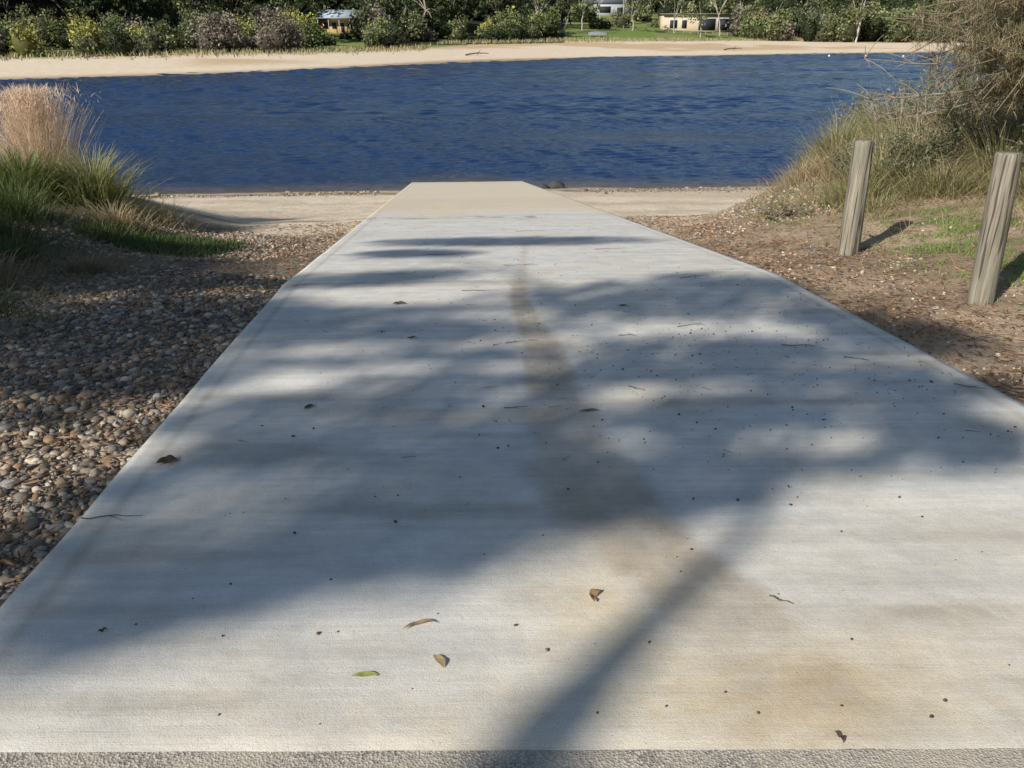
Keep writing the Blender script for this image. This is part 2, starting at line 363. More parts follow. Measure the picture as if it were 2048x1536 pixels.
def blades(cx,cy,cz,length,lean,width,col,droop=.6,az=None,segs=4,colvar=.25,tip=None):
    m=len(cx)
    if az is None: az=rng.uniform(0,6.283,m)
    t=np.linspace(0,1,segs+1)[None,:]
    ang=lean[:,None]+droop*t*t*1.5
    dt=length[:,None]/segs
    hx=np.cumsum(np.concatenate([np.zeros((m,1)),(np.sin(ang)*dt)[:,:-1]],1),1); hz=np.cumsum(np.concatenate([np.zeros((m,1)),(np.cos(ang)*dt)[:,:-1]],1),1)
    px=cx[:,None]+hx*np.cos(az)[:,None]; py=cy[:,None]+hx*np.sin(az)[:,None]; pz=cz[:,None]+hz
    w=width[:,None]*(1-t**1.5*.9)*.5
    wa=az+np.pi/2+rng.normal(0,.7,m)
    wx=np.cos(wa)[:,None]*w; wy=np.sin(wa)[:,None]*w
    L=np.stack([px-wx,py-wy,pz],-1); R=np.stack([px+wx,py+wy,pz],-1)
    V=np.stack([L,R],2).reshape(m,-1,3); k=2*(segs+1)
    q=np.array([[2*i,2*i+1,2*i+3,2*i+2] for i in range(segs)])
    F=(q[None]+(np.arange(m)*k)[:,None,None]).reshape(-1,4)
    c=np.asarray(col)*rng.uniform(1-colvar,1+colvar,(m,1))
    cc=np.repeat(c[:,None,:],k,1)
    if tip is not None:
        tt=np.repeat(np.linspace(0,1,segs+1),2)[None,:,None]
        cc=cc*(1-tt)+np.asarray(tip)*tt
    return V.reshape(-1,3),F,cc.reshape(-1,3)
def clump(x,y,m,L,w,col,spread=.15,leanmax=.9,droop=.6,tip=None,zoff=0,colvar=.3):
    r=np.abs(rng.normal(0,spread,m)); a=rng.uniform(0,6.283,m)
    cx=x+r*np.cos(a); cy=y+r*np.sin(a); cz=height(cx,cy)-.02+zoff
    lean=np.clip(r/spread*.25+rng.uniform(0,leanmax*.6,m),0,leanmax)
    return blades(cx,cy,cz,L*rng.uniform(.45,1.1,m),lean,np.full(m,w)*rng.uniform(.7,1.2,m),col,droop*rng.uniform(.5,1.4,(m,1)),a+rng.normal(0,.6,m),4,colvar,tip)
def tube(pts,rad,sides=7,col=(.2,.17,.13)):
    pts=np.asarray(pts,float); m=len(pts); rad=np.asarray(rad,float)*np.ones(m)
    T=np.gradient(pts,axis=0); T/=np.linalg.norm(T,axis=1)[:,None]+1e-9
    up=np.array([0.13,.07,1.]) if abs(T[:,2]).mean()<.8 else np.array([1.,.1,0])
    A=np.cross(T,up); A/=np.linalg.norm(A,axis=1)[:,None]+1e-9; B=np.cross(T,A)
    th=np.linspace(0,2*np.pi,sides,endpoint=False)
    V=pts[:,None]+rad[:,None,None]*(np.cos(th)[None,:,None]*A[:,None]+np.sin(th)[None,:,None]*B[:,None])
    i=np.arange(m*sides).reshape(m,sides); j=np.roll(i,-1,1)
    F=np.stack([i[:-1],j[:-1],j[1:],i[1:]],-1).reshape(-1,4)
    return V.reshape(-1,3),F,np.tile(np.asarray(col,float),(m*sides,1))
def curvepts(a,b,bend,m=8):
    a=np.asarray(a,float);b=np.asarray(b,float);t=np.linspace(0,1,m)[:,None]
    return a*(1-t)+b*t+np.asarray(bend)*(4*t*(1-t))+rng.normal(0,1,(m,3))*np.linalg.norm(b-a)*.012*(np.sin(t*np.pi))
def cards(P,size,col,asp=.5,horiz=0):
    m=len(P); 
    a=rng.normal(0,1,(m,3)); a[:,2]*=(1-horiz); a/=np.linalg.norm(a,axis=1)[:,None]
    b=rng.normal(0,1,(m,3)); b-=a*(a*b).sum(1)[:,None]; b/=np.linalg.norm(b,axis=1)[:,None]
    a=a*(size[:,None]*.5); b=b*(size[:,None]*.5*asp)
    V=np.stack([P-a,P+b,P+a,P-b],1).reshape(-1,3)
    F=np.arange(4*m).reshape(m,4); return V,F,np.repeat(col,4,0)
def uni(n_,a,b): return rng.uniform(a,b,n_)
# ------------------------------------------------------------------ pebbles
parts=[]
m=15000; ss=uni(m,1.3,7.0); nn=-1.56-uni(m,0,1)**1.1*3.0
x=ss*D[0]+nn*N[0]; y=ss*D[1]+nn*N[1]; parts.append(stones('p',x,y,np.clip(np.exp(rng.normal(-4.3,.48,m)),.004,.036),2))
m=12000; ss=uni(m,6.5,14.); nn=-1.56-uni(m,0,1)*3.8
x=ss*D[0]+nn*N[0]; y=ss*D[1]+nn*N[1]; k_=vnoise(x,y,1.3,84)>.3; x,y=x[k_],y[k_]; parts.append(stones('p',x,y,np.clip(np.exp(rng.normal(-4.1,.4,len(x))),.005,.04),1))
V,F,C_=join(parts); mesh_obj('river_pebbles',V,F,M_stone,C_,True)
parts=[]
m=5000; ss=uni(m,3,13); nn=3.12+uni(m,0,1)**1.3*3.2
x=ss*D[0]+nn*N[0]; y=ss*D[1]+nn*N[1]; k_=vnoise(x,y,1.6,81)>.45; x,y=x[k_],y[k_]
parts.append(stones('p',x,y,np.clip(np.exp(rng.normal(-4.55,.45,len(x))),.003,.028),1,PAL*1.15))
m=2600; ss=uni(m,10.5,17); nn=3.15+(ss-10.5)*.5+uni(m,0,1)*2.2; x=ss*D[0]+nn*N[0]; y=ss*D[1]+nn*N[1]; parts.append(stones('p',x,y,np.clip(np.exp(rng.normal(-4.1,.4,m)),.004,.03),1,PAL*1.2))
m=5000; ss=rng.normal(30,.6,m); nn=uni(m,-18,-2.6); x=ss*D[0]+nn*N[0]; y=ss*D[1]+nn*N[1]; k_=vnoise(x,y,.5,82)>.45; x,y=x[k_],y[k_]
parts.append(stones('p',x,y,np.exp(rng.normal(-3.4,.4,len(x))),1,PAL*.85))
m=2500; ss=rng.normal(29.8,.7,m); nn=uni(m,5,16); x=ss*D[0]+nn*N[0]; y=ss*D[1]+nn*N[1]; parts.append(stones('p',x,y,np.exp(rng.normal(-3.5,.4,m)),1,PAL*.85))
V,F,C_=join(parts); mesh_obj('bank_gravel',V,F,M_stone,C_,True)
zramp=lambda x,y: zr(x*D[0]+y*D[1])
m=560; x=rng.normal(1.5,1.0,m); y=rng.normal(4.8,.9,m); m=380; x=np.concatenate([x,uni(m,-1.3,2.9)]); y=np.concatenate([y,1.6+7.5*uni(m,0,1)**1.1])
nn=x*N[0]+y*N[1]; k_=(nn>-1.48)&(nn<3.05)&(y>1.6); x,y=x[k_],y[k_]
V,F,C_=stones('p',x,y,np.clip(np.exp(rng.normal(-5.7,.38,len(x))),.0015,.0075),2,PAL*.30,zramp,.15,.8)
mesh_obj('loose_gravel',V,F,M_stone,C_,True)
for (x,y,r) in [(1.75,32.3,.30),(1.2,32.0,.2)]:
    bv,bf=ico(3); q=bv*(1+.35*(np.array([vnoise(bv[:,0]*1.3+3,bv[:,1]*1.3+bv[:,2],1.4,91)]).T-.5)); q=q*np.array([1.2,.9,.75])*r+np.array([x,y,WL+.16])
    mesh_obj('rock',q,bf,M_stone,np.tile([.07,.07,.07],(len(q),1)),True)
# ------------------------------------------------------------------ fallen leaves and twigs
def leaf(x,y,L,w,ang,col,curl=.5):
    segs=10; t=np.linspace(0,1,segs+1); ww=w*np.sin(np.pi*np.clip(t*.95+.03,0,1))**.8*.5
    V=[]
    for i,tt in enumerate(t):
        px=(tt-.5)*L; bend=.25*L*math.sin(tt*3.1)*curl
        up=.003+curl*.012*abs(math.sin(tt*5+1)); tw=math.sin(tt*4)*curl
        for sgn in (-1,0,1):
            V.append((px,bend+sgn*ww[i]*math.cos(tw),up+(abs(sgn)*ww[i]*.35)+sgn*ww[i]*math.sin(tw)*.4))
    V=np.array(V); c,s_=math.cos(ang),math.sin(ang); X_=V[:,0]*c-V[:,1]*s_+x; Y_=V[:,0]*s_+V[:,1]*c+y
    Z_=V[:,2]-V[:,2].min()+.002+zramp(X_,Y_)
    F=[]
    for i in range(segs):
        for j in (0,1): a=i*3+j; F.append([a,a+1,a+4,a+3])
    cc=np.tile(np.array(col),(len(V),1))*rng.uniform(.75,1.15,(len(V),1))
    mesh_obj('fallen_leaf',np.stack([X_,Y_,Z_],-1),F,M_leaf,cc,True)
for a in [(-.29,2.04,.115,.018,.3,(.38,.27,.15),.7),(.29,2.2,.08,.035,1.2,(.42,.28,.15),.8),(-.22,1.87,.065,.026,-1.0,(.44,.34,.19),.4),(-.43,1.81,.08,.022,.05,(.42,.44,.14),.2),
 (-1.6,3.27,.10,.06,.4,(.12,.08,.05),1.),(-1.1,3.97,.08,.035,.9,(.14,.14,.06),.8),(.42,3.9,.12,.025,.1,(.18,.21,.08),.4),(-.92,6.3,.12,.05,.3,(.2,.14,.07),.8),(.86,1.56,.04,.012,-1.3,(.12,.07,.04),.7),
 (-.7,5.3,.08,.03,.3,(.18,.13,.08),.8),(.9,6.2,.09,.03,.1,(.22,.16,.09),.6),(1.2,3.0,.03,.01,2,(.2,.14,.08),.6),(-1.3,2.02,.03,.015,.5,(.15,.1,.05),.8)]: leaf(*a)
def twig(x,y,L,ang,r=.004,forks=1,zf=None):
    zf=zf or zramp
    m=8; t=np.linspace(-.5,.5,m); px=t*L; py=np.cumsum(rng.normal(0,L*.03,m)); 
    c,s_=math.cos(ang),math.sin(ang); X_=px*c-py*s_+x; Y_=px*s_+py*c+y; Z_=zf(X_,Y_)+r+.002+rng.uniform(0,.004,m)
    ps=[tube(np.stack([X_,Y_,Z_],-1),np.linspace(r,r*.4,m),5,(.14,.10,.07))]
    for k in range(forks):
        i=rng.integers(2,m-2); a=ang+rng.choice([-1,1])*rng.uniform(.5,.9); l=L*rng.uniform(.2,.4); q=np.linspace(0,l,4)
        xx=X_[i]+q*math.cos(a); yy=Y_[i]+q*math.sin(a); ps.append(tube(np.stack([xx,yy,zf(xx,yy)+r+.006],-1),np.linspace(r*.6,r*.3,4),4,(.14,.10,.07)))
    return ps
ps=[]
for (x,y,L,a) in [(-.28,6.8,.32,.1),(-1.62,2.76,.24,.15),(.02,3.95,.13,.0),(.02,5.2,.14,.4),(.72,4.25,.12,-.8),(1.32,5.6,.22,.3),(1.94,5.08,.22,-.2),(2.2,4.77,.15,-.6),(.9,2.17,.08,-.7),(.82,5.35,.13,.0),(2.65,4.25,.17,-.6),(.1,8.2,.35,.1),(-.8,9.2,.4,-.1),(1.2,9.6,.4,.3),(.3,12,.5,.1),(1.7,7.3,.3,.5)]: ps+=twig(x,y,L,a,.0028)
for i in range(110):
    sx=rng.uniform(3.,16); nx_=rng.uniform(-1.4,3); ps+=twig(sx*D[0]+nx_*N[0],sx*D[1]+nx_*N[1],rng.uniform(.02,.08),rng.uniform(-1,1),.0016,0)
for i in range(110):   # sticks on the banks
    sx=rng.uniform(3.,12); nx_=rng.choice([1,-1]); nx_=3.3+abs(rng.normal(0,1.)) if nx_>0 else -1.8-abs(rng.normal(0,1.))
    ps+=twig(sx*D[0]+nx_*N[0],sx*D[1]+nx_*N[1],rng.uniform(.12,.5),rng.uniform(-1,1),.004,1,lambda a,b: height(a,b)+.012)
V,F,C_=join(ps); mesh_obj('twigs',V,F,M_bark,C_,True)
m=15000; sl=uni(m,2,15); nl=np.where(rng.random(m)<.35,-1.6-np.abs(rng.normal(0,.9,m)),3.13+np.abs(rng.normal(0,1.,m)))
x=sl*D[0]+nl*N[0]; y=sl*D[1]+nl*N[1]; P=np.stack([x,y,height(x,y)+.015+uni(m,0,.02)],-1)
V,F,C_=cards(P,uni(m,.02,.09),np.array([.32,.20,.12])*rng.uniform(.35,1.6,(m,1)),.18,.85); mesh_obj('leaf_litter',V,F,M_leaf,C_)
# ------------------------------------------------------------------ timber posts
def post(x,y,z,tx,ty,tz,r):
    a=np.array([x,y,z-.25]); b=np.array([tx,ty,tz]); m=26; t=np.linspace(0,1,m)[:,None]; P=a*(1-t)+b*t
    rr=r*(1.04-.08*t[:,0]); P2=np.concatenate([P,[b+(b-a)*.008,b+(b-a)*.009]]); rr=np.concatenate([rr,[r*.88,.002]])
    V,F,C_=tube(P2,rr,28,(.3,.3,.3))
    ang=np.arctan2(V[:,1]-y,V[:,0]-x); V[:,:2]+=((vnoise(ang*3,V[:,2]*1.2,1.5,int(abs(x*10)))-.5)*.016)[:,None]*np.stack([np.cos(ang),np.sin(ang)],-1)
    return mesh_obj('timber_post',V,F,M_wood,C_,True)
post(3.56,8.33,-.62,3.53,8.36,.575,.103)
post(3.79,6.19,-.50,3.73,6.22,.745,.096)
# ------------------------------------------------------------------ near vegetation
GR=np.array([.085,.115,.035]); GR2=np.array([.23,.25,.085]); DRY=np.array([.44,.34,.20]); BL=np.array([.76,.60,.44]); OLV=np.array([.27,.265,.12])
ps=[clump(-7.55,13.2,1600,1.42,.011,BL,.2,.42,.25,(.82,.66,.50)),clump(-7.3,13.0,500,.9,.012,DRY,.35,1.0,.8)]
V,F,C_=join(ps); mesh_obj('seeding_tussock_grass',V,F,M_leaf,C_)
m=11000; hh=uni(m,.6,1.6); r_=rng.normal(0,.17,m)*(.8+hh*.8); a=uni(m,0,6.283); x=-7.55+r_*np.cos(a); y=13.2+r_*np.sin(a); z=float(height(-7.55,13.2))+hh*.93
V,F,C_=blades(x,y,z,uni(m,.06,.18),uni(m,.2,1.4),np.full(m,.008),BL*1.1,.4,None,2,.25); mesh_obj('tussock_seed_heads',V,F,M_leaf,C_)
ps=[clump(-6.4,12.4,1000,1.0,.02,GR2,.28,1.0,.8,(.38,.36,.16)),clump(-7.1,11.8,900,.85,.02,GR*1.5,.3,1.,.8,(.24,.26,.09))]
V,F,C_=join(ps); mesh_obj('mat_rush_clump',V,F,M_leaf,C_)
ps=[]
for (x,y,L,m,c) in [(-6.3,10.2,.7,700,GR),(-7.3,9.8,.8,700,GR),(-5.7,9.0,.5,500,GR*.8),(-5.2,8.2,.45,500,GR),(-6.4,8.3,.6,500,GR*.8),(-5.6,11.3,.5,500,DRY*.8),(-5.3,10.4,.35,500,GR),(-4.9,7.2,.4,500,DRY*.6),(-4.4,6.2,.3,400,GR),(-5.2,6.2,.45,500,GR*.8),(-4.1,5.3,.18,300,DRY*.5),(-4.6,5.0,.35,400,GR*.8),(-8.3,12.6,1.0,700,GR*1.3),(-8.8,14,.9,500,GR2),(-5.6,12.8,.5,400,DRY),(-4.4,8.1,.3,400,DRY*.5),(-3.7,5.9,.12,200,GR),(-7.6,8.6,.8,600,GR*.8),(-6.1,7.2,.6,500,DRY*.5)]:  # dimmed tints put the lower left shadow into the blade colour
    ps.append(clump(x,y,m,L,.012,c,.3,1.2,1.2,c*1.3+np.array([.03,.025,.01])))
V,F,C_=join(ps); mesh_obj('bank_grass',V,F,M_leaf,C_)
m=9000; u=rng.normal(0,1,(m,2)); x=-4.7+u[:,0]*.62; y=10.7+u[:,1]*.5-.35*(x+4.7); k_=(np.abs(u)<1.7).all(1)&(x*N[0]+y*N[1]<-2.4); x,y=x[k_],y[k_]; m=len(x)
V,F,C_=blades(x,y,height(x,y)-.01,uni(m,.05,.15),uni(m,0,.9),uni(m,.012,.022),np.array([.08,.125,.035]),.5,None,2,.4)
mesh_obj('pigface_groundcover',V,F,M_leaf,C_)
ps=[]
m=4500; x=rng.normal(-4.8,.9,m); y=rng.normal(7.4,1.9,m); k_=(x*N[0]+y*N[1]<-3.0)&(y<12); x,y=x[k_],y[k_]; m=len(x)
ps.append(blades(x,y,height(x,y),uni(m,.15,.5),uni(m,1.,1.5),np.full(m,.006),DRY*.65,.3,None,3,.4))
m=6500; x=rng.normal(6.6,1.5,m); y=rng.normal(12.2,2.6,m); k_=(x*N[0]+y*N[1]>4.6)&(x*N[0]+y*N[1]>3.3+(y-10)*.45); x,y=x[k_],y[k_]; m=len(x)
ps.append(blades(x,y,height(x,y),uni(m,.2,.6),uni(m,.7,1.5),np.full(m,.007),DRY*.9,.3,None,3,.4))
V,F,C_=join(ps); mesh_obj('dry_grass_thatch',V,F,M_leaf,C_)
ps=[]
R=[(5.0,11.6,.6,500),(5.5,12.2,.85,600),(5.9,11.1,.65,450),(6.3,12.6,1.05,600),(7.0,11.8,1.1,600),(7.3,13.2,1.3,600),(8.2,12.6,1.4,600),(6.6,14.2,1.1,500),(8.0,14.6,1.4,500),(7.6,10.8,.9,500),(8.6,11.4,1.2,500),(5.5,13.6,.8,400),(6.1,15.6,.9,400),(7.4,16.,1.2,400),(6.6,10.4,.5,400),(9.4,12.4,1.5,500),(9.5,10.6,1.1,500),(5.2,14.6,.5,350),(4.85,10.8,.3,250),(8.8,9.8,.8,350),
 (6.8,17.0,.9,450),(7.6,17.8,1.1,450),(8.4,18.6,1.3,450),(7.6,19.2,.8,400),(9.0,17.2,1.3,400),(9.6,19.8,1.3,400),(6.1,16.2,.6,300),(8.6,20.6,.9,350),(10.5,21.5,1.3,400),(9.8,15.8,1.6,500),(10.6,18,1.6,400)]
cs=[GR2,OLV,GR2*.8,np.array([.36,.32,.16]),OLV*1.15,DRY*.95]
for i,(x,y,L,m) in enumerate(R):
    c=cs[i%6]
    ps.append(clump(x,y,m,L,.015,c,.34,1.25,.9,c*.6+DRY*.5)); ps.append(clump(x,y,m//2,L*.75,.012,DRY*.9,.45,1.4,1.1))
    ps.append(clump(x,y,26,L*1.2,.007,BL*.8,.2,.5,.4,BL*.9))
V,F,C_=join(ps); mesh_obj('bank_tussock_grass',V,F,M_leaf,C_)
ps=[]
for (x,y,sx,sy,m) in [(4.3,7.6,.35,.5,1800),(5.0,9.0,.5,.6,1800),(4.6,6.5,.3,.4,1100),(4.4,5.4,.3,.3,400),(3.7,11.0,.12,.5,500),(6.2,9.4,.8,.5,2200),(5.4,8.0,.5,.5,1200)]:
    xx=rng.normal(x,sx,m); yy=rng.normal(y,sy,m); k_=(vnoise(xx,yy,4,83)>.47)&(xx*N[0]+yy*N[1]>3.3); xx,yy=xx[k_],yy[k_]; m=len(xx)
    ps.append(blades(xx,yy,height(xx,yy),uni(m,.03,.10),uni(m,.2,1.2),np.full(m,.008),np.array([.24,.34,.08]),.6,None,2,.35))
V,F,C_=join(ps); mesh_obj('turf_patches',V,F,M_leaf,C_)
def shrub(name,x,y,w,h,n_br,pal,leafL,per):
    z=float(height(x,y)); ps=[];P=[]
    for i in range(n_br):
        a=rng.uniform(0,6.283); el=rng.uniform(.15,1.); R_=w*.5*math.sqrt(1-el*el*.8)*rng.uniform(.6,1.15)
        e=np.array([x+math.cos(a)*R_,y+math.sin(a)*R_,z+h*el]); b=curvepts((x+rng.normal(0,.08),y+rng.normal(0,.08),z-.05),e,(0,0,.12*h),7); ps.append(tube(b,np.linspace(.014,.003,7),4,(.26,.21,.155)))
        if rng.random()<.25: continue
        m=per; t=rng.uniform(.45,1.03,m); k=np.minimum((t*6).astype(int),5); f_=(t*6-k)[:,None]; P.append(b[k]*(1-f_)+b[np.minimum(k+1,6)]*f_+rng.normal(0,.06,(m,3)))
    P=np.concatenate(P); m=len(P); col=np.array(pal)[rng.integers(0,len(pal),m)]*rng.uniform(.6,1.35,(m,1))
    e=empty(name); V,F,C_=join(ps); mesh_obj('stems',V,F,M_bark,C_,True,parent=e)
    V,F,C_=cards(P,uni(m,leafL*.6,leafL*1.3),col,.3); mesh_obj('leaves',V,F,M_leaf,C_,parent=e)
PG=[(.20,.23,.12),(.26,.28,.16),(.15,.175,.085),(.36,.32,.20)]
for (x,y,w,h) in [(6.0,12.4,1.6,.75),(7.0,12.9,2.,1.3),(8.2,12.0,2.2,1.4),(7.4,11.2,1.6,.8),(5.6,13.2,1.2,.55),(8.8,13.6,2.2,1.8),(7.4,15.,2.2,1.3),(7.6,17.6,2.,1.1),(9.2,18.5,2.6,1.6),(8.8,15.6,2.6,1.9)]:
    shrub('coastal_shrub',x,y,w,h,70,PG,.07,60)
shrub('low_creeper',3.75,11.2,.9,.25,30,[(.13,.17,.05),(.24,.19,.09)],.05,20)
# ------------------------------------------------------------------ she-oak on the right
def sheoak():
    ps=[];nd=[]
    base=np.array([8.4,11.4,float(height(8.4,11.4))-.1])
    top=base+np.array([-.5,.4,5.]); tr=curvepts(base,top,(.25,.1,0),12); ps.append(tube(tr,np.linspace(.15,.05,12),9,(.18,.14,.11)))
    for i in range(112):
        if i<90:
            k=rng.uniform(.15,.6); p=tr[0]*(1-k)+tr[-1]*k
            z=rng.uniform(.6,2.2); xl=4.75+.45*abs(math.sin(z*3.1+1))+max(0,1.25-z)*1.2
            e=np.array([xl+abs(rng.normal(0,.95)),rng.uniform(10.2,12.2),z])
        else:
            k=rng.uniform(.3,1.); p=tr[0]*(1-k)+tr[-1]*k
            a=rng.uniform(0,6.283); L=rng.uniform(1.2,2.6); e=p+np.array([math.cos(a)*L,math.sin(a)*L,rng.uniform(-.3,.9)])
        b=curvepts(p,e,(0,0,rng.uniform(-.05,.3)),9); ps.append(tube(b,np.linspace(.022,.005,9),5,(.26,.21,.155)))
        for j in range(12):
            q=rng.uniform(.45,1.); bp=b[int(q*8)]; L2=rng.uniform(.15,.42); dirn=rng.normal(0,1,3); dirn[2]-=.2; dirn/=np.linalg.norm(dirn)
            e2=bp+dirn*L2; b2=curvepts(bp,e2,(0,0,-.04),5); ps.append(tube(b2,np.linspace(.006,.003,5),4,(.28,.22,.16)))
            if rng.random()<.12: continue
            m=36; tt=rng.uniform(.1,1,m)[:,None]; P=bp*(1-tt)+e2*tt+rng.normal(0,.02,(m,3)); nd.append(P)
    for (ex,ey,ez) in [(4.75,11.2,.75),(5.0,11.5,.45),(4.6,11.3,1.25)]:
        b=curvepts(tr[4],(ex,ey,ez),(0,0,-.2),12); ps.append(tube(b,np.linspace(.025,.005,12),5,(.34,.28,.22)))
        for j in range(40):
            bp=b[rng.integers(4,12)]; e2=bp+rng.normal(0,.22,3)+np.array([-.12,0,.05]); ps.append(tube(curvepts(bp,e2,(0,0,.03),5),np.linspace(.007,.003,5),4,(.34,.28,.22)))
    nd=np.concatenate(nd); m=len(nd)
    pal=np.array([[.26,.26,.13],[.38,.30,.17],[.20,.21,.10],[.48,.37,.23]])[rng.integers(0,4,m)]
    nb=blades(nd[:,0],nd[:,1],nd[:,2],uni(m,.07,.18),uni(m,.3,2.6),np.full(m,.008),pal,.5,None,3,.3)
    e=empty('sheoak_tree')
    V,F,C_=join(ps); mesh_obj('trunk_and_limbs',V,F,M_bark,C_,True,parent=e)
    mesh_obj('needles',nb[0],nb[1],M_leaf,nb[2],parent=e)
sheoak()
# ------------------------------------------------------------------ eucalypt behind the camera (casts the dappled shade)
BL_=[(-.43,10.6,1.5,.5,0),(-1.2,9.4,.6,.33,0),(-1.28,7.5,.87,.42,.25),(1.36,6.4,1.13,.6,0),(2.05,7.1,.6,.33,-.3),(-.82,5.5,.92,.35,0),(-1.53,5.8,.38,.3,0),(-1.1,6.15,.82,.12,0),(1.42,5.,1.,.32,0),(2.65,5.5,.55,.5,-.4),
(.7,4.55,.62,.2,0),(-1.38,4.8,.5,.12,0),(-.63,4.08,.93,.13,0),(-.84,3.72,.91,.2,0),(-.22,4.42,.6,.15,0),(2.5,4.4,.46,.26,-.3),(1.17,3.82,.53,.23,0),(2.2,3.6,.38,.3,0),(1.9,4.15,.57,.22,0),(-.06,3.41,.63,.25,0),(-.72,3.09,1.,.27,0),
(.28,3.09,.56,.27,0),(1.07,3.2,.34,.18,.4),(1.65,3.25,.5,.12,0),(-1.03,2.65,.88,.2,.1),(-.34,2.58,.54,.14,.35),(.25,2.77,.5,.15,.2),(.79,2.86,.38,.1,.4),(-1.25,2.25,.6,.13,.15),(-.75,2.34,.45,.11,.35),(-1.34,2.02,.4,.09,.15),(-1.5,1.88,.2,.06,0),
(-3.,5.27,1.25,.66,0),(-2.7,6.1,1.,.6,0),(-2.6,4.45,.9,.25,0),(-2.65,3.92,.22,.12,0),(-1.95,2.5,.3,.15,0),(-1.8,3.,.25,.11,0),(-5.,8.6,1.7,1.3,0),(-5.2,6.,1.2,1.2,0),(-3.6,7.6,.9,.6,0),(-2.9,7.3,.7,.3,0),(-4.5,10.2,.8,.4,0),
(-.95,2.42,.6,.12,.2),(-.4,2.85,.5,.12,.1),(-1.1,3.4,.5,.14,0),(.35,3.75,.4,.14,0),(1.6,4.5,.5,.12,0),(-.3,4.9,.5,.12,0),(-1.15,2.12,.45,.1,.2),(-.2,2.4,.3,.08,.4)]
def euc():
    ps=[];lf=[]
    tb=np.array([-8.0,-8.2,0.]); fk=np.array([-7.1,-6.9,4.6])
    tr=curvepts(tb,fk,(.15,0,0),10); ps.append(tube(tr,np.linspace(.34,.24,10),12,(.32,.28,.23)))
    g=[(-.05,1.35,16.6),(.10,1.6,16.8),(.3,1.87,17.),(.62,2.28,17.2),(.95,2.65,17.4),(1.1,3.1,17.8)]
    Q=np.array([np.array([a,b,-.0734*b])+S*c for a,b,c in g]); Q=np.concatenate([[fk,(fk*.45+Q[0]*.55)+np.array([-.1,-.1,-.3])],Q]); ps.append(tube(Q,np.array([.22,.19,.16,.13,.085,.06,.045,.035]),8,(.34,.3,.25)))
    crown=Q[-1]
    hubs=[]
    for (gx,gy,L) in [(-3.5,7,19),(-.8,9,21),(-1,4,18.5),(1.5,6,20),(1.7,4,19),(-.8,2.8,18)]:
        h=np.array([gx,gy,float(zr(max(gy,0)))])+S*L; hubs.append(h)
        q=curvepts(crown,h,(0,0,.3),10); ps.append(tube(q,np.linspace(.04,.018,10),7,(.34,.3,.25)))
    hubs=np.array(hubs)
    for bi,(x,y,rx,ry,sh) in enumerate(BL_):
        dens=720 if bi<32 else 750
        area=rx*ry*3.14; m=int(area*dens*(.75+.6*rng.random()))
        L=rng.uniform(17,22)
        a=rng.uniform(0,6.283,m); r=rng.random(m)**.55
        ox=r*np.cos(a)*rx*1.1; oy=r*np.sin(a)*ry*1.1+ox*sh
        cen=rng.integers(0,7,m); jx=rng.normal(0,.22,7)*rx; jy=rng.normal(0,.22,7)*ry; ox+=jx[cen]; oy+=jy[cen]
        px=x+ox; py=y+oy; pz=zr(np.maximum(0,px*D[0]+py*D[1]))
        P=np.stack([px,py,pz],-1)+S*(L+rng.normal(0,.6,m))[:,None]; lf.append(P)
        c0=np.array([x,y,float(zr(y))])+S*L; h=hubs[np.argmin(np.linalg.norm(hubs-c0,axis=1))]
        ps.append(tube(curvepts(h,c0,(0,0,.1),7),np.linspace(.014,.005,7),5,(.3,.26,.2)))
    P=np.concatenate(lf); m=len(P); col=np.array([[.07,.10,.04],[.09,.11,.05],[.06,.085,.035]])[rng.integers(0,3,m)]
    e=empty('eucalyptus_tree'); V,F,C_=join(ps); mesh_obj('trunk_and_limbs',V,F,M_bark,C_,True,parent=e)
    V,F,C_=cards(P,uni(m,.12,.22),col,.33); mesh_obj('leaves',V,F,M_leaf,C_,parent=e)
euc()
# ------------------------------------------------------------------ far bank vegetation
def bush(x,y,w,h,col,leaf_,dens=1.,var=.45):
    z=float(height(x,y)); nl=int(6+w); out=[]
    ph=rng.uniform(0,6.283,nl); rr=np.sqrt(rng.random(nl))*w*.36
    cx=x+rr*np.cos(ph); cy=y+rr*np.sin(ph)*.8; lr=w*rng.uniform(.13,.25,nl); cz=z+h*rng.uniform(.3,.9,nl)-lr*.2
    lv=rng.uniform(.5,1.5,nl)
    for i in range(nl):
        m=int(dens*4.5*(lr[i]/leaf_)**2*2.4)+8
        d_=rng.normal(0,1,(m,3)); d_/=np.linalg.norm(d_,axis=1)[:,None]; r=lr[i]*(1+rng.normal(0,.2,m))
        P=np.array([cx[i],cy[i],cz[i]])+d_*r[:,None]*np.array([1,1,min(1.2,h/w*1.3)])
        P[:,2]=np.maximum(P[:,2],z+.1)
        c=np.array(col)*lv[i]*rng.uniform(1-var,1+var,(m,1))
        out.append(cards(P,np.full(m,leaf_)*rng.uniform(.6,1.3,m),c,.7))
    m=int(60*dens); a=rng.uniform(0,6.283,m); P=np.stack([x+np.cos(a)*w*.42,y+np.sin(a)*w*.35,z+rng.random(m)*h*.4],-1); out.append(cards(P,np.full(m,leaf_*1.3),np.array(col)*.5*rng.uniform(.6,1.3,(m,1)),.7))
    return out
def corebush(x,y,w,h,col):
    v,f=IC[2]; z=float(height(x,y)); V=v*np.array([w*.34,w*.28,h*.38])*(1+rng.uniform(-.15,.15,(len(v),1)))+np.array([x,y,z+h*.34]); return V,f,np.tile(np.array(col)*.3,(len(v),1))  # inner shade of the bush put into the core's darkened tint
YG=(.38,.37,.11); OL=(.21,.225,.105); DG=(.07,.09,.04); GB=(.27,.225,.175); MG=(.17,.205,.075)
parts=[];cores=[]
